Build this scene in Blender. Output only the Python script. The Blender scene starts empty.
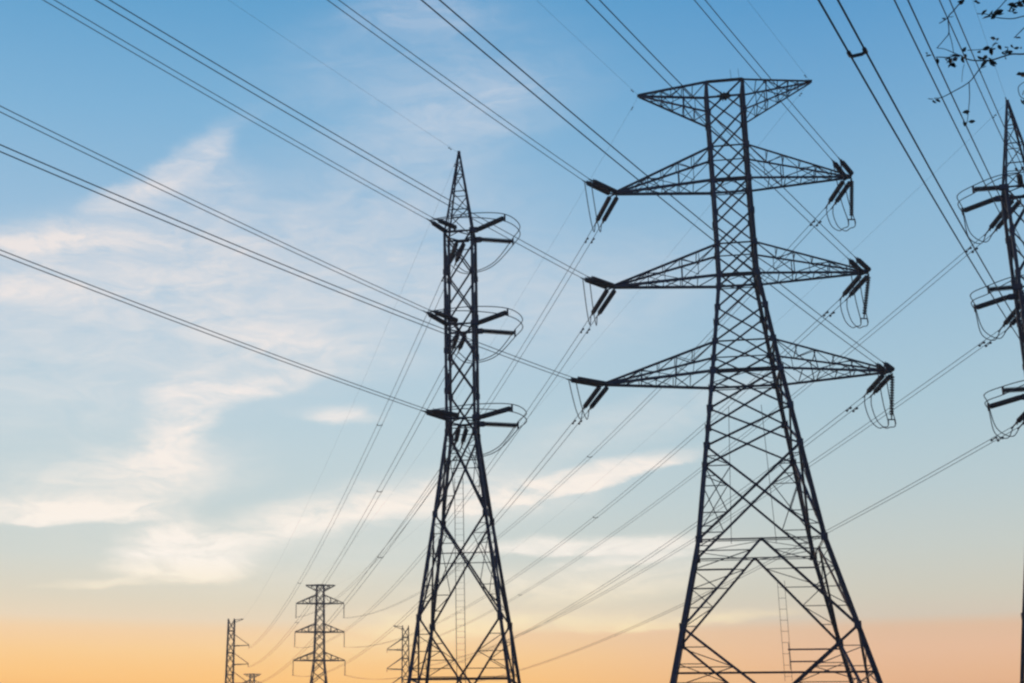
import bpy, math, random
from mathutils import Vector, Matrix
random.seed(7)
C = bpy.context.scene.collection
SC = bpy.context.scene
R = math.radians

# ------------------------------------------------------------------ camera
F_PX, PITCH, ROLL, CX = 1464.14, 0.308904, 0.009958, -157.53   # the photograph is an off-centre crop
EYE = 1.6
cam_d = bpy.data.cameras.new('camera'); cam = bpy.data.objects.new('camera', cam_d); C.objects.link(cam)
cam_d.sensor_width = 36; cam_d.lens = F_PX/1024*36
cam_d.shift_x = -CX/1024
cam_d.clip_start = 0.1; cam_d.clip_end = 20000
cam.matrix_world = Matrix.Translation((0, 0, EYE)) @ Matrix.Rotation(math.pi/2+PITCH, 4, 'X') @ Matrix.Rotation(ROLL, 4, 'Z')
SC.camera = cam

# ------------------------------------------------------------------ exposure
SC.view_settings.view_transform = 'Standard'; SC.view_settings.look = 'None'
SC.view_settings.exposure = 0; SC.view_settings.gamma = 1; SC.view_settings.use_curve_mapping = False
SC.cycles.filter_width = 2.4

def lin(r, g, b):
    f = lambda c: (c/255/12.92) if c/255 <= .04045 else ((c/255+.055)/1.055)**2.4
    return (f(r), f(g), f(b), 1)
def px_dir(px, py):
    dx, dy = px-512-CX, py-341.5; c, s = math.cos(ROLL), math.sin(ROLL)
    X = c*dx+s*dy; Y = -s*dx+c*dy
    return Vector((X/F_PX, math.cos(PITCH)+Y/F_PX*math.sin(PITCH), math.sin(PITCH)-Y/F_PX*math.cos(PITCH)))
def at(px, py, y):                    # pixel -> world point at distance y in front of the camera
    d = px_dir(px, py); return Vector((0, 0, EYE))+d*(y/d.y)
def at_z(px, py, z):                  # pixel -> world point at height z
    d = px_dir(px, py); return Vector((0, 0, EYE))+d*((z-EYE)/d.z)
def azel(px, py):
    d = px_dir(px, py).normalized(); return math.atan2(d.x, d.y), math.asin(d.z)
def px_of(P):
    x, y, z = P[0], P[1], P[2]-EYE
    d = y*math.cos(PITCH)+z*math.sin(PITCH); u = -y*math.sin(PITCH)+z*math.cos(PITCH)
    X, Y = F_PX*x/d, -F_PX*u/d; c, s = math.cos(ROLL), math.sin(ROLL)
    return 512+CX+c*X-s*Y, 341.5+s*X+c*Y

# ------------------------------------------------------------------ sky
SUN_EL, SUN_AZ = R(2.5), R(-24)
W = bpy.data.worlds.new('World'); SC.world = W; W.use_nodes = True
nt = W.node_tree; nt.nodes.clear(); L = nt.links.new
def nd(t, **k):
    n = nt.nodes.new(t)
    for a, b in k.items(): setattr(n, a, b)
    return n
def mth(op, a, b=None, c=None, clamp=False):
    n = nd('ShaderNodeMath', operation=op, use_clamp=clamp)
    for i, v in enumerate((a, b, c)):
        if v is None: continue
        if isinstance(v, (int, float)): n.inputs[i].default_value = v
        else: L(v, n.inputs[i])
    return n.outputs[0]
def mix(fac, a, b):
    n = nd('ShaderNodeMix', data_type='RGBA')
    for s, v in ((0, fac), (6, a), (7, b)):
        if isinstance(v, (int, float)): n.inputs[s].default_value = v
        elif isinstance(v, tuple): n.inputs[s].default_value = v
        else: L(v, n.inputs[s])
    return n.outputs[2]
def ramp(fac, stops, interp='LINEAR'):
    n = nd('ShaderNodeValToRGB'); cr = n.color_ramp; cr.interpolation = interp
    cr.elements.remove(cr.elements[1]); cr.elements[0].position = stops[0][0]; cr.elements[0].color = stops[0][1]
    for p, col in stops[1:]: cr.elements.new(p).color = col
    L(fac, n.inputs[0]); return n.outputs[0]
tc = nd('ShaderNodeTexCoord'); sep = nd('ShaderNodeSeparateXYZ'); L(tc.outputs['Generated'], sep.inputs[0])
el = mth('ARCSINE', sep.outputs[2]); az = mth('ARCTAN2', sep.outputs[0], sep.outputs[1])
e01 = mth('DIVIDE', el, R(40), clamp=True)
def E(y, x=354): return max(0, azel(x, y)[1])/R(40)
base_stops = [(0, lin(250,160,80)), (E(700), lin(252,188,106)), (E(683), lin(254,202,130)), (E(655), lin(250,207,150)), (E(632), lin(243,211,172)), (E(622), lin(232,215,190)),
    (E(600), lin(222,214,196)), (E(560), lin(208,214,208)), (E(500), lin(197,212,215)), (E(420), lin(187,209,220)), (E(320), lin(170,200,221)),
    (E(220), lin(152,190,219)), (E(120), lin(128,179,215)), (E(0), lin(98,162,206)), (.86, lin(78,146,198)), (1, lin(58,120,180))]
right_stops = [(0, lin(220,150,110)), (E(700), lin(226,172,136)), (E(683), lin(231,184,151)), (E(655), lin(231,189,160)), (E(632), lin(224,190,162)), (E(622), lin(212,200,184)),
    (E(600), lin(208,204,190)), (E(560), lin(200,206,200)), (E(500), lin(186,204,209)), (E(420), lin(172,200,214)), (E(320), lin(154,191,216)),
    (E(220), lin(137,182,214)), (E(120), lin(114,168,209)), (E(0), lin(82,151,202)), (.86, lin(66,136,194)), (1, lin(52,112,176))]
left_c, right_c = ramp(e01, base_stops), ramp(e01, right_stops)
a0, a1 = azel(420, 341)[0], azel(900, 341)[0]
mr = nd('ShaderNodeMapRange', interpolation_type='SMOOTHSTEP'); L(az, mr.inputs[0]); mr.inputs[1].default_value = a0; mr.inputs[2].default_value = a1
sky_c = mix(mr.outputs[0], left_c, right_c)
# away from the sunset the dome is a plain dusk blue
back = nd('ShaderNodeMapRange', interpolation_type='SMOOTHSTEP'); L(mth('ABSOLUTE', az), back.inputs[0]); back.inputs[1].default_value = R(40); back.inputs[2].default_value = R(120)
dusk = ramp(e01, [(0, lin(150,140,150)), (.15, lin(130,145,170)), (1, lin(60,105,160))])
sky_c = mix(back.outputs[0], sky_c, dusk)
# high thin clouds: soft patches on the dome, broken up by noise
comb = nd('ShaderNodeCombineXYZ'); L(az, comb.inputs[0]); L(el, comb.inputs[1])
n1 = nd('ShaderNodeTexNoise'); n1.inputs['Scale'].default_value = 8; n1.inputs['Detail'].default_value = 8; n1.inputs['Roughness'].default_value = .62
mp = nd('ShaderNodeMapping'); mp.inputs['Scale'].default_value = (1, 2.6, 1); L(comb.outputs[0], mp.inputs[0]); L(mp.outputs[0], n1.inputs['Vector'])
off = nd('ShaderNodeVectorMath', operation='MULTIPLY_ADD'); L(n1.outputs['Color'], off.inputs[0]); off.inputs[1].default_value = (.075, .022, 0); off.inputs[2].default_value = (-.0375, -.011, 0)
wp = nd('ShaderNodeVectorMath', operation='ADD'); L(comb.outputs[0], wp.inputs[0]); L(off.outputs[0], wp.inputs[1])
CLOUDS = [ # px, py, half width, half height, tilt (deg, rising to the right), strength, how much sharper the underside is
 (180,172,95,24,36,.66),(212,182,50,46,60,.36),(140,190,70,16,30,.40),(55,246,140,28,8,.82,1.8),(20,288,80,26,0,.50),(120,262,200,64,8,.42),
 (330,265,240,125,12,.42),(300,345,140,32,-8,.46),(190,405,55,40,52,.70),(165,450,80,40,50,.70),(258,386,100,20,17,.70,1.6),(330,416,50,13,-2,.74,1.7),
 (50,516,130,22,3,.90,3),(30,512,70,14,2,.60,2.5),(125,478,150,42,8,.62),(182,568,66,52,2,.96,4),(180,562,52,36,2,.75,3),(112,583,80,8,3,.50,2),(355,516,190,36,13,.82,1.8),(300,520,80,20,8,.45),
 (565,489,140,22,12,.86,3),(590,484,90,12,12,.5,2),(480,502,130,30,6,.55),(590,549,140,15,1,.78,2.4),(580,584,170,24,3,.60),(645,558,90,13,4,.52,2.2),
 (520,625,170,16,5,.68,1.8),(660,622,130,10,3,.70,1.8),(410,630,120,30,10,.66),(460,118,150,56,14,.40),(500,100,60,20,10,.2),(400,60,170,80,10,.24),
 (560,300,200,70,8,.24),(100,340,240,120,10,.32),(420,15,90,22,0,.34),(640,420,200,26,14,.22),(300,650,300,16,0,.12),(260,560,240,50,0,.16)]
tot = None
for cl in CLOUDS:
    px, py, rx, ry, tilt, st = cl[:6]; sharp = cl[6] if len(cl) > 6 else 1
    A, B = azel(px, py)
    m = nd('ShaderNodeMapping', vector_type='TEXTURE'); L(wp.outputs[0], m.inputs[0])
    m.inputs['Location'].default_value = (A, B, 0); m.inputs['Rotation'].default_value = (0, 0, R(tilt))
    m.inputs['Scale'].default_value = (rx/F_PX/math.cos(B), ry/F_PX, 1)
    vec = m.outputs[0]
    if sharp != 1:
        s3 = nd('ShaderNodeSeparateXYZ'); L(vec, s3.inputs[0]); yy = mth('MAXIMUM', s3.outputs[1], mth('MULTIPLY', s3.outputs[1], -sharp))
        c3 = nd('ShaderNodeCombineXYZ'); L(s3.outputs[0], c3.inputs[0]); L(yy, c3.inputs[1]); vec = c3.outputs[0]
    ln = nd('ShaderNodeVectorMath', operation='LENGTH'); L(vec, ln.inputs[0])
    q = nd('ShaderNodeMapRange', interpolation_type='SMOOTHERSTEP'); L(ln.outputs['Value'], q.inputs[0])
    q.inputs[1].default_value = 1.3; q.inputs[2].default_value = .42 if sharp >= 2.4 else .05; q.inputs[3].default_value = 0; q.inputs[4].default_value = st
    inv = mth('SUBTRACT', 1.0, q.outputs[0])
    tot = inv if tot is None else mth('MULTIPLY', tot, inv)
cover = mth('SUBTRACT', 1.0, tot)
n2 = nd('ShaderNodeTexNoise'); n2.inputs['Scale'].default_value = 21; n2.inputs['Detail'].default_value = 9; n2.inputs['Roughness'].default_value = .66; n2.inputs['Distortion'].default_value = .6
mp2 = nd('ShaderNodeMapping'); mp2.inputs['Rotation'].default_value = (0, 0, R(-12)); mp2.inputs['Scale'].default_value = (1, 3.2, 1); L(wp.outputs[0], mp2.inputs[0]); L(mp2.outputs[0], n2.inputs['Vector'])
brk = nd('ShaderNodeMapRange'); L(n2.outputs['Fac'], brk.inputs[0]); brk.inputs[1].default_value = .30; brk.inputs[2].default_value = .64; brk.inputs[3].default_value = .36; brk.inputs[4].default_value = 1.32
cover = mth('MULTIPLY', cover, brk.outputs[0], clamp=True)
cloud_c = ramp(e01, [(0, lin(255,200,130)), (E(680), lin(254,214,150)), (E(620), lin(252,234,196)), (E(560), lin(254,246,237)), (E(500), lin(252,242,232)),
    (E(410), lin(249,239,234)), (E(250), lin(238,230,228)), (E(100), lin(210,216,228)), (1, lin(170,190,220))])
sky_c = mix(cover, sky_c, cloud_c)
# the sky shines through the evening haze below: its own strength before the haze dims it
gain = ramp(e01, [(0, (1.55, 1.36, 1.0, 1)), (E(680), (1.405, 1.305, 1.035, 1)), (E(656), (1.336, 1.283, 1.122, 1)), (E(640), (1.30, 1.256, 1.148, 1)), (E(622), (1.266, 1.24, 1.172, 1)),
    (E(600), (1.22, 1.216, 1.17, 1)), (E(560), (1.18, 1.18, 1.157, 1)), (E(500), (1.143, 1.146, 1.132, 1)), (E(420), (1.096, 1.109, 1.10, 1)), (E(320), (1.073, 1.082, 1.077, 1)),
    (E(200), (1.043, 1.061, 1.065, 1)), (E(0), (.99, 1.03, 1.055, 1))])
mg = nd('ShaderNodeMix', data_type='RGBA', blend_type='MULTIPLY'); mg.inputs[0].default_value = 1; L(sky_c, mg.inputs[6]); L(gain, mg.inputs[7]); sky_c = mg.outputs[2]
st = nd('ShaderNodeTexSky', sky_type='NISHITA'); st.sun_disc = False; st.sun_elevation = SUN_EL; st.sun_rotation = SUN_AZ
bg1 = nd('ShaderNodeBackground'); L(sky_c, bg1.inputs[0]); bg1.inputs[1].default_value = 1.0
bg2 = nd('ShaderNodeBackground'); L(st.outputs[0], bg2.inputs[0]); bg2.inputs[1].default_value = 0.05
ms = nd('ShaderNodeMixShader'); ms.inputs[0].default_value = .02; L(bg1.outputs[0], ms.inputs[1]); L(bg2.outputs[0], ms.inputs[2])
wo = nd('ShaderNodeOutputWorld'); L(ms.outputs[0], wo.inputs[0])

# ------------------------------------------------------------------ sun (just above the horizon, behind the towers)
sd = bpy.data.lights.new('sun', 'SUN'); sun = bpy.data.objects.new('sun', sd); C.objects.link(sun)
sd.energy = 0.5; sd.angle = R(.6); sd.color = (1, .62, .34)
sun.rotation_euler = Vector((-math.sin(SUN_AZ)*math.cos(SUN_EL), -math.cos(SUN_AZ)*math.cos(SUN_EL), -math.sin(SUN_EL))).to_track_quat('-Z', 'Y').to_euler()

# ------------------------------------------------------------------ materials
def mat(name, c1, c2, scale, rough=.6, metal=0., bump=0.):
    m = bpy.data.materials.new(name); m.use_nodes = True; t = m.node_tree; b = t.nodes['Principled BSDF']
    tx = t.nodes.new('ShaderNodeTexCoord'); n = t.nodes.new('ShaderNodeTexNoise'); n.inputs['Scale'].default_value = scale; n.inputs['Detail'].default_value = 6
    r = t.nodes.new('ShaderNodeValToRGB'); r.color_ramp.elements[0].position = .35; r.color_ramp.elements[1].position = .68
    r.color_ramp.elements[0].color = (*c1, 1); r.color_ramp.elements[1].color = (*c2, 1)
    t.links.new(tx.outputs['Object'], n.inputs['Vector']); t.links.new(n.outputs['Fac'], r.inputs[0]); t.links.new(r.outputs[0], b.inputs['Base Color'])
    b.inputs['Roughness'].default_value = rough; b.inputs['Metallic'].default_value = metal
    if bump:
        bp = t.nodes.new('ShaderNodeBump'); bp.inputs['Strength'].default_value = bump; t.links.new(n.outputs['Fac'], bp.inputs['Height']); t.links.new(bp.outputs[0], b.inputs['Normal'])
    return m
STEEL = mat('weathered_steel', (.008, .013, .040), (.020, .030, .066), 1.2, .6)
STEELF = mat('distant_hazed_weathered_steel', (.115, .088, .074), (.17, .135, .115), 2.0, .85)  # far towers' steel: haze fading painted in as a paler, browner base colour
PORC = mat('brown_porcelain', (.010, .011, .018), (.018, .016, .024), 8.0, .6)
FIT = mat('galvanised_fitting', (.022, .026, .036), (.040, .044, .056), 9.0, .55)
ALU = mat('weathered_aluminium_wire', (.035, .048, .078), (.060, .075, .105), 5.0, .7)
BARK = mat('bark', (.020, .016, .018), (.042, .034, .032), 14.0, .9, 0, .5)
LEAF = mat('leaf', (.020, .026, .022), (.036, .046, .028), 6.0, .55)
GRASS = mat('dry_grass', (.030, .038, .016), (.075, .070, .030), .35, .95, 0, .6)
STRAW = mat('twig_nest', (.020, .018, .016), (.045, .036, .028), 12.0, .95)

# ------------------------------------------------------------------ mesh tools
class MB:
    def __init__(s): s.v = []; s.f = []
    def prism(s, p, q, prof, u, w):
        b = len(s.v); n = len(prof)
        for o in (p, q):
            for (a, c) in prof: s.v.append(tuple(o+u*a+w*c))
        for i in range(n): j = (i+1) % n; s.f.append((b+i, b+j, b+n+j, b+n+i))
        s.f.append(tuple(b+i for i in reversed(range(n)))); s.f.append(tuple(b+n+i for i in range(n)))
    def frame(s, p, q, hint=None):
        d = (q-p).normalized()
        h = hint if hint is not None and abs(d.dot(hint.normalized())) < .98 else (Vector((0, 0, 1)) if abs(d.z) < .9 else Vector((1, 0, 0)))
        u = (h-d*h.dot(d)).normalized(); return u, d.cross(u)
    def bar(s, p, q, w, hint=None, t=None):          # rolled angle section
        p, q = Vector(p), Vector(q)
        if (q-p).length < 1e-4: return
        u, x = s.frame(p, q, hint); t = t or w*.2; h = w/2
        s.prism(p, q, [(-h, -h), (h, -h), (h, -h+t), (-h+t, -h+t), (-h+t, h), (-h, h)], u, x)
    def rod(s, p, q, w, hint=None, w2=None):         # flat or square bar
        p, q = Vector(p), Vector(q); u, x = s.frame(p, q, hint); a, c = w/2, (w2 or w)/2
        s.prism(p, q, [(-a, -c), (a, -c), (a, c), (-a, c)], u, x)
    def tube(s, pts, r, n=6, taper=None):
        pts = [Vector(p) for p in pts]; m = len(pts); b = len(s.v); ref = None
        for i, p in enumerate(pts):
            d = (pts[min(i+1, m-1)]-pts[max(i-1, 0)]).normalized()
            if ref is None: ref = Vector((0, 0, 1)) if abs(d.z) < .9 else Vector((1, 0, 0))
            u = (ref-d*ref.dot(d)).normalized(); x = d.cross(u); ref = u
            k = r if taper is None else r+(taper-r)*i/(m-1)
            for j in range(n): a = 2*math.pi*j/n; s.v.append(tuple(p+u*math.cos(a)*k+x*math.sin(a)*k))
        for i in range(m-1):
            for j in range(n): k = (j+1) % n; s.f.append((b+i*n+j, b+i*n+k, b+(i+1)*n+k, b+(i+1)*n+j))
        s.f.append(tuple(b+j for j in reversed(range(n)))); s.f.append(tuple(b+(m-1)*n+j for j in range(n)))
    def lathe(s, p, q, prof, n=10):                  # prof: (distance along 0..1, radius)
        p, q = Vector(p), Vector(q); u, x = s.frame(p, q); b = len(s.v)
        for (t, k) in prof:
            o = p.lerp(q, t)
            for j in range(n): a = 2*math.pi*j/n; s.v.append(tuple(o+u*math.cos(a)*k+x*math.sin(a)*k))
        for i in range(len(prof)-1):
            for j in range(n): k = (j+1) % n; s.f.append((b+i*n+j, b+i*n+k, b+(i+1)*n+k, b+(i+1)*n+j))
        s.f.append(tuple(b+j for j in reversed(range(n)))); s.f.append(tuple(b+(len(prof)-1)*n+j for j in range(n)))
    def build(s, name, m, parent=None, smooth=False):
        me = bpy.data.meshes.new(name); me.from_pydata(s.v, [], s.f); me.materials.append(m)
        if smooth:
            for p in me.polygons: p.use_smooth = True
        o = bpy.data.objects.new(name, me); C.objects.link(o)
        if parent: o.parent = parent
        return o
def empty(name, label, cat, loc=(0, 0, 0), rz=0, group=None):
    o = bpy.data.objects.new(name, None); C.objects.link(o); o.location = loc; o.rotation_euler = (0, 0, rz); o.empty_display_size = .5
    return tag(o, label, cat, group)
def tag(o, label, cat, group=None):
    o['label'] = label; o['category'] = cat
    if group: o['group'] = group
    return o
def copy_tree(o, parent=None):
    c = o.copy(); C.objects.link(c); c.parent = parent
    for ch in list(o.children): copy_tree(ch, c)
    return c
V = Vector

# ------------------------------------------------------------------ ground
g = MB(); S = 6000
g.v = [(-S, -S, 0), (S, -S, 0), (S, S, 0), (-S, S, 0)]; g.f = [(0, 1, 2, 3)]
go = g.build('ground', GRASS); go['kind'] = 'structure'

# ------------------------------------------------------------------ lattice towers
SIGN = [(-1, -1), (1, -1), (1, 1), (-1, 1)]
class Lattice:
    """a square four-legged lattice body: half width follows table (height, half width)"""
    def __init__(s, root, table, material, leg_w, k=1.0):
        s.root, s.tab, s.m, s.k = root, table, material, k; s.leg_w = leg_w
    def hw(s, z):
        t = s.tab
        for (z0, w0), (z1, w1) in zip(t, t[1:]):
            if z <= z1: return w0+(w1-w0)*(z-z0)/(z1-z0)
        return t[-1][1]
    def c(s, i, z): sx, sy = SIGN[i % 4]; w = s.hw(z); return V((sx*w, sy*w, z))
    def on(s, i, a, z): return s.c(i, z).lerp(s.c(i+1, z), a)      # a: 0..1 across face i
    def nrm(s, i): a = s.c(i, 1); b = s.c(i+1, 1); return V(((a.x+b.x)/2, (a.y+b.y)/2, 0)).normalized()
    def legs(s, nodes):
        zs = [t[0] for t in s.tab]
        for i in range(4):
            mb = MB(); out = V((-SIGN[i][0], 0, 0))
            for z0, z1 in zip(zs, zs[1:]):
                w = s.leg_w(.5*(z0+z1)); mb.bar(s.c(i, z0), s.c(i, z1), w, out, w*.28)
            leg = mb.build('leg', s.m, s.root)
            if nodes:
                for z in nodes:
                    pl = MB(); w = s.leg_w(z); inw = -V((SIGN[i][0], 0, 0)); q = V((0, 0, w*.9)); o = -inw*.03-V((0, SIGN[i][1]*.03, 0))
                    p = s.c(i, z)+o; sx, sy = SIGN[i]; a_ = w*.58; e_ = w*1.0
                    pl.prism(p-q, p+q, [(sx*a_, sy*a_), (-sx*e_, sy*a_), (-sx*e_, sy*(a_-.03)), (sx*(a_-.03), sy*(a_-.03)), (sx*(a_-.03), -sy*e_), (sx*a_, -sy*e_)], V((1, 0, 0)), V((0, 1, 0)))
                    pl.build('joint_plate', s.m, leg)
    def xpanel(s, f, z0, z1, w, top=None, bot=None, mid=None, redundant=0):
        mb = MB(); n = s.nrm(f); o = n*(w*.55)
        mb.bar(s.on(f, 0, z0)+o, s.on(f, 1, z1)+o, w, n); mb.bar(s.on(f, 1, z0)-o, s.on(f, 0, z1)-o, w, n)
        if top: mb.bar(s.on(f, 0, z1), s.on(f, 1, z1), top, n)
        w0, w1 = s.hw(z0), s.hw(z1); zc = z0+(z1-z0)*w0/(w0+w1)
        if mid: mb.bar(s.on(f, 0, zc), s.on(f, 1, zc), mid, n)
        pc = s.on(f, .5, zc); pc2 = mb
        pl = MB(); pl.rod(pc-V((0, 0, w*.8)), pc+V((0, 0, w*.8)), .03, n, w*1.5)
        ob = mb.build('bracing_panel', s.m, s.root); pl.build('gusset_plate', s.m, ob)
        if redundant:
            rw = redundant
            for side in (0, 1):
                rd = MB()
                L0, R0 = s.on(f, side, z0), s.on(f, 1-side, z1)
                up, dn = s.on(f, side, z1), s.on(f, 1-side, z0)
                # struts from the leg out to the two diagonals
                prev = None
                for t in (.25, .5):
                    a = L0.lerp(pc, t*2*.5); zl = a.z; leg = s.on(f, side, zl); rd.bar(leg, a, rw, n)
                    rd.bar(s.on(f, side, z0+(zl-z0)*.45), a, rw, n) if t == .5 else None
                    b = up.lerp(pc, t*2*.5); leg2 = s.on(f, side, b.z); rd.bar(leg2, b, rw, n)
                    rd.bar(s.on(f, side, b.z+(z1-b.z)*.5), b, rw, n) if t == .5 else None
                    if t == .5: rd.bar(leg, leg2.lerp(b, 1), rw, n); rd.bar(leg2, a, rw, n)
                rd.build('redundant_strut', s.m, ob)
        return ob
    def kpanel(s, f, z0, z1, w, horiz, sub, n_sub=5, name='bracing_panel'):
        """inverted V: from the middle of the horizontal at z1 down to the legs at z0 (z0 > z1 turns it over)"""
        mb = MB(); n = s.nrm(f); ap = s.on(f, .5, z1)
        for side in (0, 1): mb.bar(ap, s.on(f, side, z0), w, n)
        if horiz: mb.bar(s.on(f, 0, z1), s.on(f, 1, z1), horiz, n)
        ob = mb.build(name, s.m, s.root)
        if sub:
            for side in (0, 1):
                rd = MB(); ft = s.on(f, side, z0); pd = None
                for k in range(1, n_sub+1):
                    d = ft.lerp(ap, k/(n_sub+.6)); lg = s.on(f, side, d.z)
                    rd.bar(lg, d, sub, n)
                    if pd is not None: rd.bar(lg, pd, sub, n) if k % 2 else rd.bar(pl_, d, sub, n)
                    pd, pl_ = d, lg
                rd.build('redundant_strut', s.m, ob)
        return ob
    def ring(s, z, w, inner=False, name='horizontal_frame'):
        mb = MB()
        for f in range(4): mb.bar(s.on(f, 0, z), s.on(f, 1, z), w, s.nrm(f))
        if inner:
            m = [s.on(f, .5, z-.04) for f in range(4)]
            for i in range(4): mb.bar(m[i], m[(i+1) % 4], w*.8)
        return mb.build(name, s.m, s.root)
    def arm(s, sx, z, zu, a, w, ztip=None, n=3, name='cross_arm', lace=.055, fine=True):
        """pointed cross arm: two bottom chords from height z, two top chords from zu, all meeting at the tip"""
        ztip = z if ztip is None else ztip; tip = V((sx*a, 0, ztip))
        B = [V((sx*s.hw(z), y*s.hw(z), z)) for y in (-1, 1)]; U = [V((sx*s.hw(zu), y*s.hw(zu), zu)) for y in (-1, 1)]
        root_mb = MB()
        for y in (0, 1):
            e = tip+V((0, (-.09, .09)[y], 0))
            root_mb.bar(B[y], e, w*1.25, V((0, 0, 1)))
        arm = root_mb.build(name, s.m, s.root)
        tc_ = MB()
        for y in (0, 1): tc_.bar(U[y], tip+V((0, (-.09, .09)[y], (.07 if zu > z else -.07))), w, V((0, 0, 1)))
        tc_.build('top_chord' if zu > z else 'bottom_chord', s.m, arm)
        for y in (0, 1):
            lc = MB(); fr = [.34, .66] if n == 3 else [.5]
            pb, pu = B[y], U[y]; nn = V((0, 1, 0))
            for i, t in enumerate(fr):
                b, u = B[y].lerp(tip, t), U[y].lerp(tip, t)
                lc.bar(b, u, lace*1.25, nn); lc.bar(pu, b, lace, nn) if i % 2 == 0 else lc.bar(pb, u, lace, nn)
                if fine:
                    tm = t-.16; b2, u2 = B[y].lerp(tip, tm), U[y].lerp(tip, tm); m_ = b2.lerp(u2, .5); lc.bar(m_, u2, lace*.8, nn); lc.bar(m_, b, lace*.8, nn) if i else lc.bar(m_, u, lace*.8, nn)
                pb, pu = b, u
            if fine: b, u = B[y].lerp(tip, .82), U[y].lerp(tip, .82); lc.bar(b, u, lace*.8, nn); lc.bar(pu, b, lace*.8, nn)
            lc.build('side_lacing', s.m, arm)
        for Q, nm in ((B, 'bottom_lacing'), (U, 'top_lacing')):
            lc = MB(); pts = [0, .2, .36, .52, .68, .82] if fine else [0, .5]
            for i, t in enumerate(pts[1:]):
                p, q = Q[0].lerp(tip, t), Q[1].lerp(tip, t); lc.bar(p, q, lace, V((0, 0, 1)))
                p0, q0 = Q[i % 2].lerp(tip, pts[i]), Q[(i+1) % 2].lerp(tip, t); lc.bar(p0, q0, lace, V((0, 0, 1)))
            lc.build(nm, s.m, arm)
        if fine:
            tp = MB(); tp.rod(tip-V((sx*.35, 0, -.02)), tip+V((sx*.12, 0, -.02)), .05, V((0, 0, 1)), .42); tp.build('tip_plate', s.m, arm)
        return arm

H = EYE
# ---- wide double-circuit tower
BIG = (26.4414, 95.0, -.207166)
b_root = empty('lattice_tower', 'tallest wide lattice tower with three pairs of long pointed cross arms', 'electricity pylon', (BIG[0], BIG[1], 0), BIG[2], 'lattice towers')
big = Lattice(b_root, [(0, 8.10), (10.81+H, 5.16), (16.43+H, 3.83), (28+H, 2.18), (35.07+H, 1.26), (42.16+H, 1.22), (49.75+H, 1.26)], STEEL,
              lambda z: .27 if z < 30 else (.25 if z < 37 else .22))
bz = [16.43, 22.7, 25.3, 28.0, 30.11, 32.6, 35.07, 37.35, 39.7, 42.16, 44.69, 47.39, 49.75]
big.legs([z+H for z in [10.81]+bz[:-1]])
for f in range(4):
    for z0, z1 in zip(bz, bz[1:]):
        if z0 < 17: big.xpanel(f, z0+H, z1+H, .15, redundant=.06)
        else:
            top = .17 if z1 in (28.0, 35.07, 42.16, 49.75) else (.09 if z1 in (30.11, 37.35, 44.69) else None)
            big.xpanel(f, z0+H, z1+H, .125 if z0 < 28 else .11, top=top)
    big.kpanel(f, 10.81+H, 16.43+H, .15, .08, .055, 4)
    big.kpanel(f, 10.81+H, 6.4+H, .16, None, .055, 3)
    big.kpanel(f, 0.1, 6.4+H, .16, .14, .07, 4)
    if f in (0, 2, 1, 3):
        for a in (.27, .73) if f == 2 else ():
            hg = MB(); hg.bar(big.on(f, a, 26.7+H), big.on(f, a+(.03 if a < .5 else -.03), 17.4+H), .035, big.nrm(f))
            hg.build('hanger_rod', STEEL, b_root)
big.ring(8.0+H, .12); big.ring(16.43+H-.12, .05, True)
for z in (28.0, 35.07, 42.16): big.ring(z+H-.16, .07, True)
BA = {'B': (28.0, 30.11, 9.35), 'M': (35.07, 37.35, 8.52), 'T': (42.16, 44.69, 8.04)}
for k, (z, zu, a) in BA.items():
    for sx in (-1, 1): big.arm(sx, z+H, zu+H, a, .135)
for sx in (-1, 1): big.arm(sx, 49.75+H, 47.39+H, 6.01, .115, name='earth_wire_arm')
# ladder and guard bars low inside the tower
ld = MB()
for x in (1.02, 1.46): ld.rod((x, -.6, 7.9+H), (x, -.6, 14.2+H), .025)
for i in range(9): ld.rod((1.02, -.6, 8.2+i*.7+H), (1.46, -.6, 8.2+i*.7+H), .022)
ld.build('climbing_ladder', STEEL, b_root)
gr = MB(); yb = -big.hw(9.4+H)+.5
gr.rod((1.06, yb, 8.2+H), (1.06, yb, 9.8+H), .04); gr.rod((1.0, yb, 9.42+H), (4.0, yb, 9.42+H), .09); gr.rod((1.06, yb, 8.70+H), (3.0, yb, 8.70+H), .08)
gr.build('guard_rail', STEEL, b_root)
for x in (.5, 1.05): sp = MB(); sp.tube([(x, -1.2, 49.8+H), (x-.03, -1.2, 50.6+H)], .014, 5); sp.build('lightning_spike', STEEL, b_root)
ns = MB(); rnd = random.Random(3)
for i in range(90):
    a = rnd.uniform(0, 6.28); rr = rnd.uniform(0, .38); p = V((-.05+rr*math.cos(a)*1.1, -1.15+rr*math.sin(a)*.8, 48.55+H+rnd.uniform(-.13, .16)*(1.1-rr)))
    d = V((rnd.uniform(-1, 1), rnd.uniform(-1, 1), rnd.uniform(-.3, .3))).normalized()*.24; ns.rod(p-d, p+d, .045)
no = ns.build('nest', STRAW); no.matrix_world = Matrix.Translation((BIG[0], BIG[1], 0)) @ Matrix.Rotation(BIG[2], 4, 'Z')
tag(no, 'small dark twiggy clump lodged in the lattice just under the wide tower top', 'nest')

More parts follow.
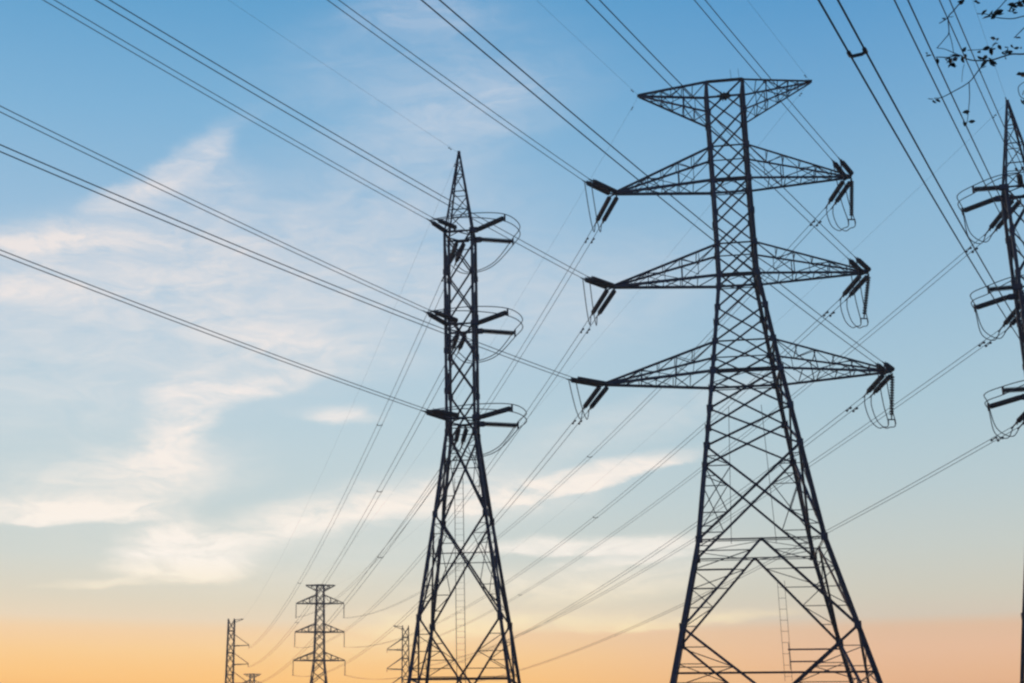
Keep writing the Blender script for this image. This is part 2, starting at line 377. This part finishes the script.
# ---- narrow single-circuit towers: one left of centre, one at the right edge
def narrow(pos, mirror, label):
    rt = empty('lattice_tower', label, 'electricity pylon', (pos[0], pos[1], 0), pos[2], 'lattice towers')
    t = Lattice(rt, [(0, 4.39), (7.87+H, 3.15), (11.81+H, 2.64), (18.71+H, 1.69), (24.5+H, .95), (39.12+H, .96), (45.51+H, .05)], STEEL,
                lambda z: .225 if z < 26 else (.20 if z < 40 else .125))
    xs = [11.81, 18.71, 24.5, 27.4, 30.3, 33.2, 36.1, 39.12]
    t.legs([z+H for z in xs])
    for f in range(4):
        for z0, z1 in zip(xs, xs[1:]):
            if z0 < 24: t.xpanel(f, z0+H, z1+H, .12, mid=.06, redundant=.05)
            else: t.xpanel(f, z0+H, z1+H, .105, top=.10 if z1 in (39.12,) else None)
        t.kpanel(f, 11.81+H, 7.87+H, .12, .15, .05, 3)
        t.kpanel(f, .1, 7.87+H, .14, None, .06, 4)
        zt = [39.12, 40.9, 42.4, 43.8, 44.8]
        mb = MB()
        for i, (z0, z1) in enumerate(zip(zt, zt[1:])):
            mb.bar(t.on(f, i % 2, z0+H), t.on(f, (i+1) % 2, z1+H), .06, t.nrm(f)); mb.bar(t.on(f, 0, z1+H), t.on(f, 1, z1+H), .06, t.nrm(f))
        mb.build('peak_bracing', STEEL, rt)
    for z in (39.12, 32.19, 25.43):
        t.ring(z+H, .10, True); t.ring(z+H-.7, .06)
        sx = mirror
        for y in (-1, 1): br = MB(); br.rod((sx*(t.hw(z+H)-.15), y*t.hw(z+H), z+H), (sx*(t.hw(z+H)+.42), y*t.hw(z+H), z+H), .34, V((0, 0, 1)), .30); br.build('post_bracket', STEEL, rt)
        yk = MB(); yk.rod((-mirror*.9, -t.hw(z+H)-.05, z+H-.02), (mirror*.35, -t.hw(z+H)-.05, z+H-.02), .16, V((0, 0, 1)), .09); yk.build('string_beam', STEEL, rt)
        yk = MB(); yk.rod((-.5, t.hw(z+H)+.05, z+H-.02), (.5, t.hw(z+H)+.05, z+H-.02), .16, V((0, 0, 1)), .09)
        yk.build('string_beam', STEEL, rt)
    cp = MB(); cp.rod((0, 0, 45.2+H), (0, 0, 45.75+H), .2); cp.build('peak_cap', STEEL, rt)
    ld = MB()
    for x in (-.62, -.04): ld.rod((x, .1, 5+H), (x, .1, 21.5+H), .038)
    for i in range(45): ld.rod((-.62, .1, 5.2+i*.4+H), (-.04, .1, 5.2+i*.4+H), .014)
    ld.build('climbing_ladder', STEEL, rt)
    return t
LEFT = (7.4847, 97.5, -.219456); RIGHT = (43.678, 88.6428, -.273753)
lt = narrow(LEFT, 1, 'narrow lattice tower left of centre with pointed peak and no cross arms')
rt_ = narrow(RIGHT, -1, 'narrow lattice tower with pointed peak cut off by the right edge')

# ---- distant suspension towers
def far_strings(root, pos, yaw, tips, who):
    for (x, z, nm) in tips:
        ax = Matrix.Rotation(yaw, 4, 'Z') @ V((x, 0, z)); P = V((pos[0]+ax.x, pos[1]+ax.y, z))
        e = empty('insulator_string', nm, 'insulator', P, 0, 'insulator strings of the distant tower')
        prof = []
        for i in range(14): prof += [(.08+i*.06, .07), (.095+i*.06, .13), (.11+i*.06, .07)]
        mb = MB(); mb.lathe((0, 0, 0), (0, 0, -3.2), [(0, .04)]+prof+[(1, .05)], 8); mb.build('insulator_discs', PORC, e)
        cl = MB(); cl.rod((0, -.35, -3.22), (0, .35, -3.22), .09, None, .3); cl.build('suspension_clamp', FIT, e)
FARP = (-7.33, 340)
fr = empty('lattice_tower', 'distant tower with insulators hanging from six arms, between two slimmer far towers', 'electricity pylon', (*FARP, 0), -.1, 'distant lattice towers')
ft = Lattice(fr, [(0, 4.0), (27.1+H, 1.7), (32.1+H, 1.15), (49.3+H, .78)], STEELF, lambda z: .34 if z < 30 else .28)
ft.legs([])
fz = [16, 21, 24.5, 27.1, 29.6, 32.1, 34.2, 36.4, 38.5, 40.6, 42.8, 45.0, 47.2, 49.2]
for f in range(4):
    for z0, z1 in zip(fz, fz[1:]): ft.xpanel(f, z0+H, z1+H, .17, top=.26 if z1 in (32.1, 38.5, 45.0, 49.2) else None)
    ft.kpanel(f, .1, 16+H, .24, .24, None)
FA = [(45.0, 47.0, 5.55, 'top'), (38.5, 40.4, 5.7, 'middle'), (32.1, 34.0, 5.95, 'bottom')]
for (z, zu, a, nm) in FA:
    for sx in (-1, 1): ft.arm(sx, z+H, zu+H, a, .17, fine=False, n=3, lace=.10)
for sx in (-1, 1): ft.arm(sx, 49.2+H, 47.9+H, 3.4, .17, fine=False, n=2, lace=.11, name='earth_wire_arm')
far_strings(fr, FARP, -.1, [(sx*a, z+H, f"thin insulator hanging from {'left' if sx < 0 else 'right'} tip of the distant centre tower's {nm} arm") for (z, zu, a, nm) in FA for sx in (-1, 1)], '')
fc = copy_tree(fr); fc.location = (-38.2, 578, 0)
fc['label'] = 'faintest and farthest tower, only its top showing at the bottom edge'
def far_side(pos, sx, top, arms, label):
    rt = empty('lattice_tower', label, 'electricity pylon', (*pos, 0), -.05, 'distant lattice towers')
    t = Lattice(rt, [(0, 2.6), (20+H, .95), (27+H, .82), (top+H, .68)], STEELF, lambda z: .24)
    t.legs([]); n = 11; z0 = 14
    zs = [z0+(top-.3-z0)*i/n for i in range(n+1)]
    for f in range(4):
        for i, (p, q) in enumerate(zip(zs, zs[1:])): t.xpanel(f, p+H, q+H, .13, top=.16 if i % 2 else None)
        t.kpanel(f, .1, z0+H, .2, .2, None)
    for z in arms:
        mb = MB(); w = t.hw(z+H); tip = V((sx*4.2, 0, z+.15+H))
        for y in (-1, 1): mb.bar((sx*w, y*w, z+H), tip, .15)
        arm = mb.build('cross_arm', STEELF, rt)
        tcd = MB()
        for y in (-1, 1): tcd.bar((sx*w, y*w, z+2.6+H), tip+V((0, 0, .1)), .14)
        tcd.build('top_chord', STEELF, arm)
        dr = MB(); dr.rod(tip, tip-V((0, 0, .7)), .12); dr.build('insulator_clamp', FIT, arm)
    mb = MB(); mb.bar((sx*t.hw(top+H), 0, top-.8+H), (sx*2.7, 0, top-.05+H), .15); mb.bar((sx*t.hw(top+H), 0, top-.2+H), (sx*2.7, 0, top+.02+H), .13); mb.build('earth_wire_arm', STEELF, rt)
    return rt
far_side((-27.6, 340), 1, 41.3, (35.2, 31.0, 26.8), 'distant slim tower with arms on its right side only, leftmost of the far towers')
far_side((12.36, 340), -1, 40.1, (34.6, 30.3, 26.1), "distant slim tower with left-side arms only, beside the left narrow tower's leg")

# ------------------------------------------------------------------ evening haze
hz = MB(); x0, x1, y0, y1, z0_, z1_ = -420, 420, -420, 760, -1, 62
hz.v = [(x, y, z) for z in (z0_, z1_) for x, y in ((x0, y0), (x1, y0), (x1, y1), (x0, y1))]
hz.f = [(3, 2, 1, 0), (4, 5, 6, 7), (0, 1, 5, 4), (1, 2, 6, 5), (2, 3, 7, 6), (3, 0, 4, 7)]
hm = bpy.data.materials.new('haze'); hm.use_nodes = True; hm.node_tree.nodes.clear()
hv = hm.node_tree.nodes.new('ShaderNodeVolumePrincipled'); hv.inputs['Color'].default_value = (.95, .88, .80, 1); hv.inputs['Density'].default_value = .0006; hv.inputs['Anisotropy'].default_value = .35
ho = hm.node_tree.nodes.new('ShaderNodeOutputMaterial'); hm.node_tree.links.new(hv.outputs[0], ho.inputs['Volume'])
hob = hz.build('haze', hm); hob['kind'] = 'stuff'

# ------------------------------------------------------------------ insulator strings and conductors
NEAR = {
'bTL':((15.96,92.72,41.39),-0.0891,212.04),'bML':((15.62,93.01,34.36),-0.0931,212.04),'bBL':((14.33,92.46,27.07),-0.1023,212.04),
'bTR':((32.49,90.60,42.15),-0.0796,212.04),'bMR':((32.78,90.23,34.88),-0.0841,212.04),'bBR':((34.13,90.88,27.87),-0.0903,212.04),
'l1':((5.29,94.20,39.00),-0.0360,214.67),'l2':((4.99,93.75,32.10),-0.0390,214.67),'l3':((4.80,93.47,25.08),-0.0379,214.67),
'r1':((42.11,84.87,38.74),-0.2309,209.06),'r2':((42.11,84.90,31.88),-0.1916,209.06),'r3':((42.11,84.90,25.12),-0.1637,209.06)}
NB = .000393
FAR = {
'bTL':((18.03,100.85,41.53),(-12.81,340.00,41.87),6.95),'bML':((17.51,101.43,34.51),(-12.89,340.00,35.08),6.92),'bBL':((16.69,101.71,27.50),(-13.33,340.00,28.82),6.03),
'bTR':((33.85,96.53,41.31),(-1.77,340.00,41.75),6.99),'bMR':((34.27,96.72,34.39),(-1.58,340.00,35.19),6.62),'bBR':((35.11,96.28,27.22),(-1.47,340.00,28.93),7.08),
'l1':((7.18,101.75,38.58),(-23.28,340.00,34.76),4.60),'l2':((7.27,100.98,31.51),(-23.38,340.00,30.50),4.53),'l3':((7.35,100.33,24.30),(-23.48,340.00,26.50),4.08),
'r1':((43.50,93.26,38.03),(8.36,340.00,34.39),5.26),'r2':((43.52,93.08,31.04),(8.48,340.00,30.14),5.56),'r3':((43.52,93.07,24.33),(8.61,340.00,26.15),5.37)}
UP = V((0, 0, H))
def tloc(T, x, y, z): c, s = math.cos(T[2]), math.sin(T[2]); return V((T[0]+c*x-s*y, T[1]+s*x+c*y, z+H))
ZL = {'1': 39.12, '2': 32.19, '3': 25.43}; WLv = .95
def anchor(k, far):
    if k[0] == 'b': z, zu, a = BA[k[1]]; return tloc(BIG, a*(-1 if k[2] == 'L' else 1), 0, z-.02)
    T = LEFT if k[0] == 'l' else RIGHT; m = 1 if k[0] == 'l' else -1; z = ZL[k[1]]
    return tloc(T, -.1*WLv*m, WLv+.1, z) if far else tloc(T, -.35*WLv*m, -WLv-.1, z)
LV = {'T': 'top', 'M': 'middle', 'B': 'bottom', '1': 'top', '2': 'middle', '3': 'bottom'}
def where(k):
    if k[0] == 'b': return f"{'left' if k[2] == 'L' else 'right'} tip of wide tower's {LV[k[1]]} arm"
    return f"{'left' if k[0] == 'l' else 'right-edge'} narrow tower's {LV[k[1]]} level"
HS = .235                                            # half the spacing of the twin wires
def string(A, P, Q, label, group, r=.178):
    """one tension string: links at the tower, a stack of discs, a dead-end clamp at the wire"""
    d = Q-P; Ls = d.length; e = empty('insulator_string', label, 'insulator', A, 0, group)
    def loc(p): return p-A
    n = max(8, int((Ls-.75)/.17)); u = d.normalized(); a, b = P+u*.15, Q-u*.55; prof = [(0, .06)]
    for i in range(n):
        t = (i+.1)/n; h = 1/n; prof += [(t, .075), (t+.18*h, r), (t+.42*h, r*.93), (t+.55*h, .075)]
    prof.append((1, .06))
    mb = MB(); mb.lathe(loc(a), loc(b), prof, 10); mb.build('insulator_discs', PORC, e)
    lk = MB(); lk.rod(loc(A), loc(P), .10, None, .05); lk.rod(loc(P), loc(a), .08); lk.build('yoke_link', FIT, e)
    cl = MB(); cl.lathe(loc(b), loc(Q+u*.35), [(0, .05), (.15, .10), (.3, .05), (.7, .045), (1, .03)], 8)
    cl.rod(loc(b+u*.1)+V((0, 0, .18)), loc(b+u*.1)-V((0, 0, .18)), .05); cl.build('dead_end_clamp', FIT, e)
    return e
def damper(wire, pts, dist, k=1.0):
    acc = 0
    for p, q in zip(pts, pts[1:]):
        l = (q-p).length
        if acc+l > dist:
            o = p.lerp(q, (dist-acc)/l); u = (q-p).normalized(); mb = MB(); dz = V((0, 0, -.11))
            mb.rod(o, o+dz, .05*k); mb.tube([o+dz-u*.3*k, o+dz+u*.3*k], .02*k, 5)
            for s_ in (-1, 1): mb.lathe(o+dz+u*s_*.18*k, o+dz+u*s_*.36*k, [(0, .05*k), (.3, .08*k), (.8, .08*k), (1, .04*k)], 8)
            mb.build('vibration_damper', FIT, wire); return
        acc += l
def wire(pts, label, group, r=.024, cat='power line', name='conductor', dampers=()):
    mb = MB(); mb.tube(pts, r, 5); o = mb.build(name, ALU, None, True); tag(o, label, cat, group)
    for d in dampers: damper(o, pts, d, .55 if name == 'earth_wire' else 1.0)
    return o
def catmull(P, n=10):
    P = [V(p) for p in P]; Q = [P[0]*2-P[1]]+P+[P[-1]*2-P[-2]]; out = []
    for i in range(1, len(Q)-2):
        p0, p1, p2, p3 = Q[i-1:i+3]
        for k in range(n):
            t = k/n; out.append(.5*((2*p1)+(p2-p0)*t+(2*p0-5*p1+4*p2-p3)*t*t+(3*p1-p0-3*p2+p3)*t**3))
    out.append(P[-1]); return out
near_end, far_end, far_curve, near_curve = {}, {}, {}, {}
for k, (S0, a, azd) in NEAR.items():
    A = anchor(k, False); S_ = V(S0)+UP; az_ = R(azd); dh = V((math.sin(az_), math.cos(az_), 0))
    n = V((-dh.y, dh.x, 0)); n = n if n.x > 0 else -n            # sideways, towards the right (and nearer): the upper wire of the pair
    u = (S_-A).normalized(); near_end[k] = []; near_curve[k] = []
    for s_, nm in ((1, 'upper'), (-1, 'lower')):
        wd = HS if k[0] == 'b' else .36; P, Q = A+u*(.42 if k[0] == 'b' else .2)+n*(wd+.03)*s_+V((0, 0, .0 if k[0] == 'b' else .08*s_)), S_+n*(HS if k[0] != 'r' else .17)*s_
        string(A, P, Q, f"{nm} of two insulators reaching up-left from {where(k)}", 'tension insulators on the incoming lines')
        ts = [160*(i/60)**1.2 for i in range(61)]
        pts = [Q+dh*t+V((0, 0, a*t+NB*t*t)) for t in ts]
        wire(pts, f"{nm} wire of the twin line running up-left from {where(k)}", 'twin conductors of the incoming lines', dampers=(2.2,) if k[0] == 'r' else ())
        near_end[k].append(Q); near_curve[k].append(pts)
for k, (S0, E0, sag) in FAR.items():
    A = anchor(k, True); S_ = V(S0)+UP; E_ = V(E0)+UP; dh = V((E_.x-S_.x, E_.y-S_.y, 0)).normalized(); n = V((dh.y, -dh.x, 0))
    u = (S_-A).normalized(); far_end[k] = []; far_curve[k] = []
    for s_, nm in ((1, 'right'), (-1, 'left')):
        P, Q = A+u*(.42 if k[0] == 'b' else .25)+n*.27*s_, S_+n*HS*s_
        string(A, P, Q, f"{nm} of two insulators reaching downward from {where(k)}", 'tension insulators on the outgoing lines')
        ts = [i/70 for i in range(71)]
        pts = [Q.lerp(E_+n*HS*s_, t)-V((0, 0, 4*sag*t*(1-t))) for t in ts]
        wire(pts, f"{nm} wire of the twin line descending from {where(k)}", 'twin conductors of the outgoing lines', r=.021, dampers=(2.4,))
        far_end[k].append(Q); far_curve[k].append(pts)

# ---- jumper loops, jumper strings and post insulators
def jumper(path_fn, k):
    for i, nm in ((0, 'outer'), (1, 'inner')):
        wire(path_fn(i), f"{nm} of two thin jumper loops at {where(k)}", 'jumper loops', .033, 'jumper wire', 'jumper_loop')
JB = {'T': [(845,196),(851,221),(838,230),(824,221)], 'M': [(857,287),(863,318),(852,328),(834,318)], 'B': [(884,375),(893,421),(882,426),(860,407)]}
for k in ('bTL', 'bML', 'bBL'):
    def fn(i, k=k):
        a, b = near_end[k][i], far_end[k][i]; m = a.lerp(b, .5); drop = max(1.1, (a.z-b.z)*.5+1.4)
        return catmull([a, a.lerp(b, .22)-V((0, 0, drop*.55)), m-V((0, 0, drop)), a.lerp(b, .8)-V((0, 0, drop*.95)), b+(b-a)*.0], 8)
    jumper(fn, k)
JH = {'bTR': (851.5, 219), 'bMR': (864, 318), 'bBR': (891.5, 419)}
for k in JH:
    A = anchor(k, False); bot = at(*JH[k], A.y-.1)
    top = A+V((.12, 0, -.1)); d = bot-top
    e = empty('insulator_string', f"single insulator hanging straight down from {where(k)}", 'insulator', top, 0, 'jumper insulators')
    nn = 15; prof = [(0, .04), (.06, .04)]
    for i in range(nn): t = .07+i*.86/nn; h = .86/nn; prof += [(t, .05), (t+.2*h, .15), (t+.5*h, .14), (t+.6*h, .05)]
    mb = MB(); mb.lathe((0, 0, 0), d, prof+[(1, .04)], 10); mb.build('insulator_discs', PORC, e)
    cl = MB(); cl.rod(d-V((.24, 0, .04)), d+V((.24, 0, -.04)), .07)
    for s_ in (-1, 1): cl.rod(d+V((.22*s_, 0, -.04)), d+V((.24*s_, 0, -.34)), .07)
    cl.build('jumper_yoke', FIT, e)
    def fn(i, k=k, bot=bot):
        a, b = near_end[k][i], far_end[k][i]; h = bot+V((.23-.46*i, 0, -.34))
        return catmull([a, a.lerp(h, .45)+V((.0, 0, -.75)), h, h.lerp(b, .2)-V((.1, 0, .62)), h.lerp(b, .45)-V((.1, 0, 1.15)), h.lerp(b, .75)-V((.15, 0, 1.2)), h.lerp(b, .95)-V((.12, 0, .6)), b], 9)
    jumper(fn, k)
POST = {'l1': [(504.7,217.6),(512.9,241.6)], 'l2': [(507.6,312.0),(515.0,333.3)], 'l3': [(512.0,408.0),(518.0,425.5)],
        'r1': [(973.3,189.5),(962.7,211.2)], 'r2': [(988.5,289.5),(975.0,308.0)], 'r3': [(1003,390.5),(988.5,407.0)]}
for k, ends in POST.items():
    T = LEFT if k[0] == 'l' else RIGHT; m = 1 if k[0] == 'l' else -1; z = ZL[k[1]]; tips = []
    for (px, py), y, nm in ((ends[0], -1, 'upper'), (ends[1], 1, 'lower')):
        base = tloc(T, m*(WLv+.42), y*WLv, z); tip = at_z(px, py, z+H); d = tip-base
        e = empty('post_insulator', f"{nm} post insulator jutting {'right' if m > 0 else 'left'} from {where(k)}", 'insulator', base, 0, 'post insulators')
        nn = 18; prof = [(0, .17), (.05, .17), (.055, .11)]
        for i in range(nn): t = .07+i*.88/nn; h = .88/nn; prof += [(t, .11), (t+.25*h, .185), (t+.5*h, .18), (t+.65*h, .11)]
        mb = MB(); mb.lathe((0, 0, 0), d, prof+[(1, .07)], 10); mb.build('insulator_sheds', PORC, e)
        cl = MB(); cl.rod(d-V((0, 0, .26)), d+V((0, 0, .26)), .11); cl.build('jumper_clamp', FIT, e)
        tips.append(tip)
    def fn(i, k=k, tips=tips, m=m):
        a, b = near_end[k][i], far_end[k][i]; dz = V((0, 0, .26-.52*i)); A_ = tips[0]+dz; B_ = tips[1]+dz
        c1 = a.lerp(A_, .5)+V((m*.1, -.35, .1)); c2 = A_.lerp(B_, .5)+V((m*.75, -.2, 0))
        c3 = B_.lerp(b, .35)+V((m*.1, .5, -1.0)); c4 = B_.lerp(b, .75)+V((0, .3, -1.0))
        return catmull([a, c1, A_, c2, B_, c3, c4, b], 9)
    jumper(fn, k)

# ---- spacers between twin wires
def spacer(curves, px, py, label, group=None):
    bi, bd = 0, 1e9; A_, B_ = curves; best = None
    for i in range(len(A_)-1):
        for t in (0, .1, .2, .3, .4, .5, .6, .7, .8, .9):
            p = A_[i].lerp(A_[i+1], t); q = B_[i].lerp(B_[i+1], t); m = (p+q)/2
            if m.y < 8: continue
            x, y = px_of(m); d = (x-px)**2+(y-py)**2
            if d < bd: bd = d; best = (p, q, m, (A_[i+1]-A_[i]).normalized())
    p, q, m, u = best; e = empty('bundle_spacer', label, 'spacer', m, 0, 'bundle spacers')
    mb = MB(); dn = V((0, 0, -.07)); pts = [p-m, (p-m)*.7+dn, (q-m)*.7+dn, q-m]
    for a, b in zip(pts, pts[1:]): mb.rod(a, b, .06)
    mb.build('spacer_bar', FIT, e)
    for o in (p-m, q-m): c = MB(); c.tube([o-u*.11, o+u*.11], .05, 8); c.build('clamp', FIT, e)
spacer(near_curve['r3'], 857, 54, 'dark spacer bar joining the two thick wires at the upper right')
for k, px, py, lb in (('l1', 379, 425, "small spacer just left of the left narrow tower's bottom insulators"), ('l1', 300, 583, 'tiny spacer dot beside the distant centre tower top'),
    ('l2', 380, 491, 'small spacer on the middle outgoing line, left of the left narrow tower'), ('l2', 297, 622, "tiny spacer dot just left of the distant centre tower's middle arm"),
    ('l3', 380, 557, 'small spacer nearest the left narrow tower, on its lowest outgoing line'), ('bTR', 590, 456, 'small spacer on the upper twin line crossing between the big towers'),
    ('bMR', 595, 516, 'small spacer midway between the big towers on the second crossing line'), ('r1', 520, 595, "spacer dot close to the left narrow tower's right leg")):
    spacer(far_curve[k], px, py, lb)

# ---- earth wires
def earth(A, pts_px, depths, label, dampers=(1.2,)):
    P = [A]+[at(x, y, d) for (x, y), d in zip(pts_px, depths)]
    wire(catmull(P, 14), label, 'earth wires', .0065, 'earth wire', 'earth_wire', dampers)
def earth_near(A, a, azd, label):
    az_ = R(azd); dh = V((math.sin(az_), math.cos(az_), 0)); pts = [A+dh*t+V((0, 0, a*t+.00025*t*t)) for t in [150*(i/50)**1.2 for i in range(51)]]
    wire(pts, label, 'earth wires', .0065, 'earth wire', 'earth_wire', (1.3,))
def earth_far(A, E_, sag, label):
    pts = [A.lerp(E_, i/60)-V((0, 0, 4*sag*(i/60)*(1-i/60))) for i in range(61)]
    wire(pts, label, 'earth wires', .0065, 'earth wire', 'earth_wire', (1.6,))
tipL, tipR = tloc(BIG, -6.01, 0, 49.75), tloc(BIG, 6.01, 0, 49.75); apL, apR = tloc(LEFT, 0, 0, 45.6), tloc(RIGHT, 0, 0, 45.6)
earth_near(tipL, -.066, 212, "faint earth wire rising up-left from wide tower's top left tip")
earth_near(tipR, -.066, 212, "faint earth wire rising up-left from wide tower's top right tip")
earth_near(apL, -.025, 214.7, "faint earth wire rising up-left from the left narrow tower's peak")
earth_near(apR, -.16, 209, "faint earth wire rising up-left from the right-edge narrow tower's peak")
fy = FARP
earth_far(tipL, V((FARP[0]-3.4, 340, 49.2+H)), 5.2, "faint earth wire falling away from wide tower's top left tip")
earth_far(tipR, V((FARP[0]+3.4, 340, 49.2+H)), 5.2, "faint earth wire falling away from wide tower's top right tip")
earth_far(apL, V((-25, 340, 41.2+H)), 3.6, "faint earth wire falling away from the left narrow tower's peak")
earth_far(apR, V((9.7, 340, 40.1+H)), 4.0, "faint earth wire falling away from the right-edge narrow tower's peak")

# ------------------------------------------------------------------ the near tree whose twigs hang into the upper right corner
tree = empty('broadleaf_tree', 'near tree whose few sparse leafy twigs reach into the upper right corner', 'tree', (6.4, 9.0, 0))
O = V((6.4, 9.0, 0)); rnd = random.Random(11)
tk = MB(); trunk_pts = [V((0, 0, -.1)), V((.05, .03, 1.2)), V((.0, .08, 2.6)), V((-.1, .05, 4.0)), V((-.05, 0, 5.2)), V((.05, .1, 6.6)), V((.02, .15, 7.6))]
tk.tube(catmull(trunk_pts, 5), .17, 10, .035); trunk = tk.build('trunk', BARK, tree, True)
tw = MB(); lf = MB()
def leaf(p, size, d=None):
    d = d or V((rnd.uniform(-1, 1), rnd.uniform(-1, 1), rnd.uniform(-.9, .3))).normalized()
    s_ = d.cross(V((rnd.uniform(-1, 1), rnd.uniform(-1, 1), rnd.uniform(-1, 1)))).normalized(); n = d.cross(s_); b = len(lf.v)
    w = size*.27; c = size*.12
    for q in (p, p+d*size*.35+s_*w+n*c, p+d*size*.7+s_*w*.8+n*c, p+d*size, p+d*size*.7-s_*w*.8+n*c, p+d*size*.35-s_*w+n*c, p+d*size*.35, p+d*size*.7): lf.v.append(tuple(q))
    lf.f += [(b, b+1, b+6), (b+1, b+2, b+7, b+6), (b+2, b+3, b+7), (b, b+6, b+5), (b+6, b+7, b+4, b+5), (b+7, b+3, b+4)]
def twig(px, y0, y1, r0, r1, sub=6):
    P = [at(x, y, y0+(y1-y0)*i/max(1, len(px)-1)+rnd.uniform(-.04, .04))-O for i, (x, y) in enumerate(px)]
    Q = catmull(P, sub); tw.tube(Q, r0*.8, 5, r1*.75); return Q
def cluster(px, py, y, n, size, spread):
    for _ in range(max(2, int(n*.95))):
        p = at(px, py, y)-O+V((rnd.gauss(0, spread), rnd.gauss(0, spread), rnd.gauss(0, spread*.7))); leaf(p, size*rnd.uniform(.95, 1.4))
def z_(x, y): return (924+x/6.21, y/6.21)
YT = 9.0
m1 = twig([(1075,47),(1050,51)]+[z_(*q) for q in [(621,335),(540,337),(440,368),(400,374),(310,375),(250,360),(220,342),(150,356),(110,355),(75,355)]], YT+.1, YT-.3, .008, .0045)
twig([z_(*q) for q in [(400,374),(345,430),(280,510),(180,570),(110,605),(65,610)]], YT-.05, YT-.5, .0055, .0035)
twig([z_(*q) for q in [(280,510),(283,600),(276,690),(268,760)]], YT-.2, YT-.3, .004, .0028)
twig([z_(*q) for q in [(220,342),(190,330),(130,305),(80,298)]], YT-.2, YT-.4, .004, .003)
twig([z_(*q) for q in [(80,298),(130,240),(155,200),(150,110),(180,70),(240,0),(300,-60),(480,-130)]], YT-.4, YT+.2, .0035, .007)
twig([z_(*q) for q in [(155,200),(172,260),(185,330)]], YT-.3, YT-.3, .0035, .003)
twig([z_(*q) for q in [(150,110),(120,130),(95,145)]], YT-.25, YT-.3, .005, .004)
twig([z_(*q) for q in [(270,312),(340,308),(410,300),(440,272)]], YT-.1, YT-.2, .0035, .003)
twig([z_(*q) for q in [(330,85),(390,88),(430,105),(540,116),(621,100),(720,80)]], YT-.2, YT+.2, .0035, .006)
twig([z_(*q) for q in [(430,80),(470,45),(520,-10),(600,-70)]], YT-.1, YT+.1, .0035, .006)
twig([z_(*q) for q in [(560,235),(595,200),(640,160),(720,120)]], YT-.1, YT+.1, .0035, .006)
twig([z_(*q) for q in [(530,68),(545,40),(575,18),(621,8),(700,-10)]], YT-.1, YT+.1, .006, .009)
twig([z_(*q) for q in [(640,500),(600,525),(585,550),(600,600),(640,620)]], YT-.1, YT+.1, .0035, .0035)
twig([z_(*q) for q in [(250,400),(240,440),(235,510)]], YT-.2, YT-.2, .0025, .002)
for (x, y, n, sz, sd_) in [(400,372,9,.05,.020),(425,298,7,.045,.022),(455,265,6,.04,.025),(520,278,5,.045,.015),(510,320,6,.04,.016),(418,85,10,.05,.018),(225,342,8,.045,.016),
        (175,380,7,.05,.016),(120,357,3,.035,.010),(80,354,3,.04,.010),(325,330,3,.035,.016),(540,60,5,.04,.012),(610,12,9,.05,.025),(600,295,2,.035,.008),(65,610,4,.035,.010),
        (280,690,3,.04,.009),(268,755,4,.04,.010),(135,105,3,.035,.010),(558,236,3,.035,.008),(325,15,3,.03,.010),(610,455,4,.045,.012),(610,612,4,.045,.012),(230,5,5,.04,.016),(20,328,2,.03,.006),(350,430,2,.035,.01)]:
    cluster(*z_(x, y), YT-.15, n, sz, sd_)
# limbs and the rest of the crown, outside the picture to the right
for i in range(26):
    z0 = rnd.uniform(2.6, 7.3); a = rnd.uniform(-1.9, 1.9); ln = rnd.uniform(1.0, 2.4)*(1.15-z0/12)
    p0 = V((0, .06, z0)); d = V((math.cos(a), math.sin(a), rnd.uniform(.25, .7))).normalized()
    pts = catmull([p0, p0+d*ln*.5+V((0, 0, .1)), p0+d*ln+V((rnd.uniform(-.2, .2), rnd.uniform(-.2, .2), -.05))], 5); tw.tube(pts, .035, 6, .006)
    for _ in range(7):
        q = pts[rnd.randrange(4, len(pts))]; e_ = q+V((rnd.uniform(-.1, .6), rnd.uniform(-.5, .5), rnd.uniform(-.4, .3))); tw.tube([q, q.lerp(e_, .5)+V((0, 0, .04)), e_], .008, 5, .003)
        for _ in range(14): leaf(q.lerp(e_, rnd.uniform(.3, 1.05))+V((rnd.gauss(0, .05), rnd.gauss(0, .05), rnd.gauss(0, .05))), rnd.uniform(.04, .065))
# limb that carries the visible twigs
LB_ = m1[0]
tw.tube(catmull([V((-.08, .03, 4.6)), V((-.35, .05, 4.85)), LB_.lerp(V((-.35, .05, 4.85)), .35)+V((0, 0, .06)), LB_], 6), .045, 6, .008)
for e_ in (z_(480,-130), z_(720,80), z_(600,-70), z_(720,120), z_(700,-10)):
    q = at(*e_, YT+.15)-O; tw.tube(catmull([V((-.05, .02, 5.0)), V((-.4, .05, 5.5)), q.lerp(V((-.4, .05, 5.5)), .4)+V((0, 0, .1)), q], 5), .03, 6, .006)
tw.build('branches', BARK, trunk, True)
lf.build('leaves', LEAF, tree)
